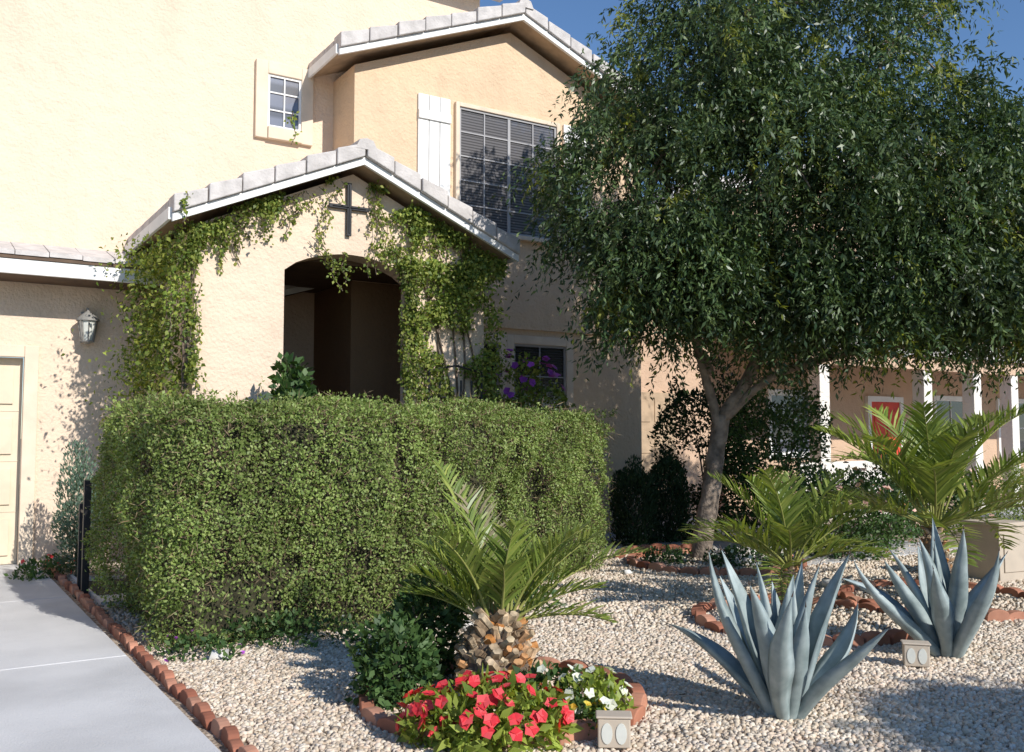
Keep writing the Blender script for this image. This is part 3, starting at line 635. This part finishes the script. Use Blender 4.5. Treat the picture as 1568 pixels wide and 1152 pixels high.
# ------------------------------------------------------------ TREE
def tree(name,base,limbs,lobes,nst,leafL,leafW,mat,mat2=None,barkm=M_bark2,steps=14,thr=-.2):
    e=empty(name,(base[0],base[1],0)); bx=np.array([base[0],base[1],0]); t=MB()
    for pts,r0,r1 in limbs:
        c=catmull([Vector(p)-Vector((base[0],base[1],0)) for p in pts],5); n=len(c)
        t.tube(c,[(r0+(r1-r0)*i/(n-1))*(1+.06*math.sin(i*1.9)) for i in range(n)],9)
    ends=[Vector(l[0][-1]) for l in limbs]+[Vector(l[0][-2]) for l in limbs]
    tot=sum(l[6] for l in lobes); PS=[];OD=[]
    for (cx,cy,cz,rx,ry,rz,w) in lobes:
        n=int(nst*w/tot); d=rnd(n); rad=rng.uniform(.1,1,n)**.42; P=np.array([cx,cy,cz])+d*np.array([rx,ry,rz])*rad[:,None]
        nz=fbm(P,1.5)+.6*fbm(P,3.2,8); P+=d*nz[:,None]*.4; k=nz>thr; PS.append(P[k]); OD.append(d[k])
        for j in range(6 if w>.2 else 3):
            dd=rnd(1)[0]; q=Vector((cx+dd[0]*rx*.7,cy+dd[1]*ry*.7,cz+dd[2]*rz*.5)); s=min(ends,key=lambda v:(v-q).length)
            m=s.lerp(q,.5)+Vector((U(-.15,.15),U(-.15,.15),U(0,.25))); o=Vector((base[0],base[1],0))
            c=catmull([s-o,m-o,q-o],5); r0_=.03 if w>.2 else .014; t.tube(c,[r0_*(1-i/len(c))+.005 for i in range(len(c))],5)
    t.obj('trunk_and_limbs',barkm,e,smooth=True)
    P=np.concatenate(PS);O=np.concatenate(OD); n=len(P); ln=rng.uniform(.25,.8,n); h=O.copy(); h[:,2]=0; h=unit(h+rng.normal(0,.5,h.shape)*np.array([1,1,0])); lift=rng.uniform(.0,.3,n); hor=rng.uniform(.3,.85,n)
    LP=[];LD=[]
    for s in np.linspace(0.05,1,steps):
        pos=P+h*(ln*hor*s**.8)[:,None]+np.array([0,0,1])*(lift*np.sin(s*2)-ln*s**1.6*.8)[:,None]
        T=unit(h*.5+np.array([0,0,-1])*(.1+1.1*s**.6))
        for q in range(2):
            LP.append(pos+rng.normal(0,.014,pos.shape)); LD.append(unit(T*.8+rnd(n)*.75))
    LP=np.concatenate(LP)-bx;LD=np.concatenate(LD); m=len(LP); l=rng.uniform(.6,1.15,m)*leafL
    N=unit(rnd(m)+np.array([0,0,.3]))
    sel=fbm(LP[:m//(2*steps)],2.2,33); sel=np.tile(sel>.45,2*steps)[:m] if mat2 else np.zeros(m,bool)
    leaves('foliage',LP[~sel],LD[~sel],N[~sel],l[~sel],l[~sel]*leafW,mat,e)
    if mat2 and sel.any(): leaves('new_growth',LP[sel],LD[sel],N[sel],l[sel],l[sel]*leafW,mat2,e)
    return e
bx_,by_=2.24,11.2
limbs=[([(bx_-.02,by_,-.05),(2.27,11.2,.35),(2.36,11.2,.8),(2.42,11.2,1.25),(2.50,11.15,1.7)],.13,.095),
 ([(2.47,11.15,1.5),(2.30,11.1,2.1),(2.0,10.9,3.0),(1.5,10.6,4.0)],.065,.03),
 ([(2.49,11.15,1.65),(2.85,11.0,2.3),(3.0,10.8,3.3),(2.7,10.8,5.2),(2.6,10.9,6.2)],.085,.03),
 ([(2.48,11.15,1.62),(3.05,10.9,2.15),(3.9,10.6,2.40),(4.9,10.3,2.55),(5.8,10.4,3.0)],.055,.022),
 ([(2.9,11.0,2.4),(3.5,10.9,3.3),(4.1,10.9,4.6),(4.4,10.9,6.0)],.07,.025),
 ([(2.35,11.1,2.2),(2.1,11.5,3.0),(2.0,11.7,4.3)],.05,.02),
 ([(4.9,10.3,2.55),(5.8,10.8,3.4),(6.8,11.2,4.4)],.04,.02)]
lobes=[(1.35,10.5,4.3,.95,1.2,1.1,1.3),(1.75,10.3,3.25,.92,1.1,.75,1.4),(2.15,10.7,5.5,1.1,1.4,1.1,1.5),(2.9,10.3,4.3,1.4,1.6,1.2,2.1),(2.9,10.6,3.05,1.2,1.1,.6,1.4),
 (4.3,10.3,4.4,1.3,1.5,1.2,2.0),(3.6,10.9,6.1,1.3,1.3,1.2,1.5),(5.4,10.5,4.0,1.2,1.3,1.0,1.6),(4.1,10.1,3.0,1.3,1.1,.6,1.7),(5.7,10.7,5.4,.8,.9,.6,.10),(4.8,10.7,6.8,.8,1.0,.6,.12),(2.7,10.7,6.7,.9,1.0,.7,.6),(5.5,10.2,2.9,1.1,.9,.6,1.5),
 (7.0,11.4,3.9,1.2,1.3,1.0,1.3),(7.0,11.6,3.1,1.2,1.1,.8,.9)]
tree('offcamera_shade_tree',(bx_,by_),limbs,lobes,21000,.085,.32,M_tree,M_treeY,steps=11,thr=-.17)
tree('offcamera_shade_tree',(6.5,1.1),[([(6.5,1.1,-.05),(6.45,1.15,1.0),(6.35,1.2,2.0),(6.3,1.2,2.7)],.07,.03)],[(6.2,1.2,2.6,1.0,.9,.55,1.0)],1900,.08,.3,M_tree)  # unseen tree, added off camera to cast shade on the lower-right gravel

# ------------------------------------------------------------ NEIGHBOUR HOUSE
M_nw=stucco('neighbour_stucco',(.58,.41,.29)); M_nw2=stucco('neighbour_white',(.76,.71,.64))
NH=empty('neighbour_house',(8.2,20.8,0),RZ)
nb=MB(); nb.prism([(-6,0),(9,0),(9,5.9),(1.5,8.0),(-6,5.9)],0,8); nb.obj('wall',M_nw,NH)
nb=MB(); nb.prism([(-14,0),(-6.01,0),(-6.01,3.3),(-10,4.6),(-14,3.3)],-.8,7); nb.obj('garage_wing',M_nw,NH)
gable(NH,1.5,7.9,6.05,8.25,-.4,8.2,'roof',.5); gable(NH,-10,4.3,3.45,4.8,-1.2,7.2,'garage_roof',.5)
pr=MB()
for i in range(14):
    x0=-5.2+i*1.0
    v=[(x0+.005,-2.3,2.98),(x0+.99,-2.3,2.98),(x0+.99,-.001,3.6),(x0+.005,-.001,3.6)]; v+=[(a,b_,c+.08) for a,b_,c in v]; pr.add(v,[(0,3,2,1),(4,5,6,7),(0,1,5,4),(1,2,6,5),(2,3,7,6),(3,0,4,7)])
pr.obj('porch_tiles',M_tile,NH)
c=MB(); c.box(-5.2,8.8,-2.2,-2.0,2.72,2.97); c.obj('porch_beam',M_nw,NH); c=MB()
for x in (-4.6,-1.6,.05,1.4,4.0,7.0): c.box(x-.13,x+.13,-2.18,-1.92,.1,2.719); c.box(x-.18,x+.18,-2.23,-1.87,0,.1)
c.box(-5.2,-2.2,-2.12,-2.02,0.0,1.0); c.obj('porch_columns',M_nw2,NH,bevel=.01)
b_=MB(); b_.box(-.5,.5,-.06,-.001,.05,2.2); b_.box(-.38,-.05,-.075,-.061,1.2,2.0); b_.box(.05,.38,-.075,-.061,1.2,2.0); b_.box(-.38,.38,-.075,-.061,.25,1.0); b_.obj('red_front_door',M_redd,NH,bevel=.01)
b_=MB(); b_.box(-.62,-.501,-.09,-.001,.0,2.32); b_.box(.501,.62,-.09,-.001,0,2.32); b_.box(-.501,.501,-.09,-.001,2.201,2.32); b_.obj('door_frame',M_white,NH)
window('n_win_a',1.9,3.1,1.0,2.3,0,M_gl2,2,2,P=NH,trim=M_white); window('n_win_b',4.5,5.9,1.0,2.3,0,M_gl2,2,2,P=NH,trim=M_white)
window('n_win_c',-.6,.8,4.0,5.2,0,M_gl,2,2,P=NH,trim=M_white); window('n_win_d',3.6,5.0,4.0,5.2,0,M_gl,2,2,P=NH,trim=M_white)
window('n_win_e',-3.6,-2.2,1.1,2.3,0,M_gl3,2,2,P=NH,trim=M_white)
b_=MB(); b_.box(-9.6,-6.9,-.86,-.801,0,2.2)
for r_ in range(4):
    for q in range(5): b_.box(-9.5+q*.53,-9.07+q*.53,-.875,-.8601,.1+r_*.53,.48+r_*.53)
b_.obj('garage_door',M_soff,NH,bevel=.01)
o=box('neighbour_driveway',-9.9,-6.6,-6,-.81,-.02,.02,M_conc); o.location=(8.2,20.8,0); o.rotation_euler=(0,0,RZ)
o=box('sidewalk',-3,9,-5.5,-2.4,-.02,.02,M_conc); o.location=(8.2,20.8,0); o.rotation_euler=(0,0,RZ)
for (x,y) in ((7.6,18.2),(5.9,17.9)):
    e=empty('garden_chair',(x,y,0),RZ); b_=MB()
    for a,bb in ((-.25,-.25),(.25,-.25),(-.25,.25),(.25,.25)): b_.tube([(a,bb,0),(a,bb,.42 if bb<0 else .45)],[.02,.02],6)
    b_.box(-.28,.28,-.28,.28,.42,.46)
    for k in range(5): b_.box(-.26+k*.107,-.26+k*.107+.09,.25,.28,.461,.95-.03*abs(k-2)**1.5)
    b_.tube([(-.28,.2,.65),(-.3,-.25,.65),(-.3,-.25,.42)],[.02]*3,6); b_.tube([(.28,.2,.65),(.3,-.25,.65),(.3,-.25,.42)],[.02]*3,6)
    b_.obj('frame',M_turq,e)

# ------------------------------------------------------------ light, sky, camera
az=Vector((.695,-.719)).normalized(); el=math.radians(31)
sd=Vector((az.x*math.cos(el),az.y*math.cos(el),math.sin(el)))
sl=bpy.data.lights.new('sun','SUN'); sl.energy=5.0; sl.angle=math.radians(.5); sl.color=(1,.965,.91)
so=bpy.data.objects.new('sun',sl); COL.objects.link(so); so.rotation_euler=sd.to_track_quat('Z','Y').to_euler(); so.location=(6,-6,12)
w=bpy.data.worlds.new('World'); scene.world=w; w.use_nodes=True; nt=w.node_tree
sky=nt.nodes.new('ShaderNodeTexSky'); sky.sky_type='NISHITA'; sky.sun_disc=False; sky.sun_elevation=el; sky.sun_rotation=math.atan2(az.x,az.y); sky.air_density=1.0; sky.dust_density=0.0; sky.ozone_density=6.0
bg=nt.nodes['Background']; bg.inputs['Strength'].default_value=.14; nt.links.new(sky.outputs['Color'],bg.inputs['Color'])
cam=bpy.data.cameras.new('camera'); cam.sensor_width=36; cam.lens=1440/1568*36; cam.clip_end=1500
co=bpy.data.objects.new('camera',cam); COL.objects.link(co); co.location=(0,0,1.45); co.rotation_euler=(math.radians(90+3.656),0,0)
scene.camera=co
scene.view_settings.view_transform='Standard'; scene.view_settings.look='None'; scene.view_settings.exposure=0
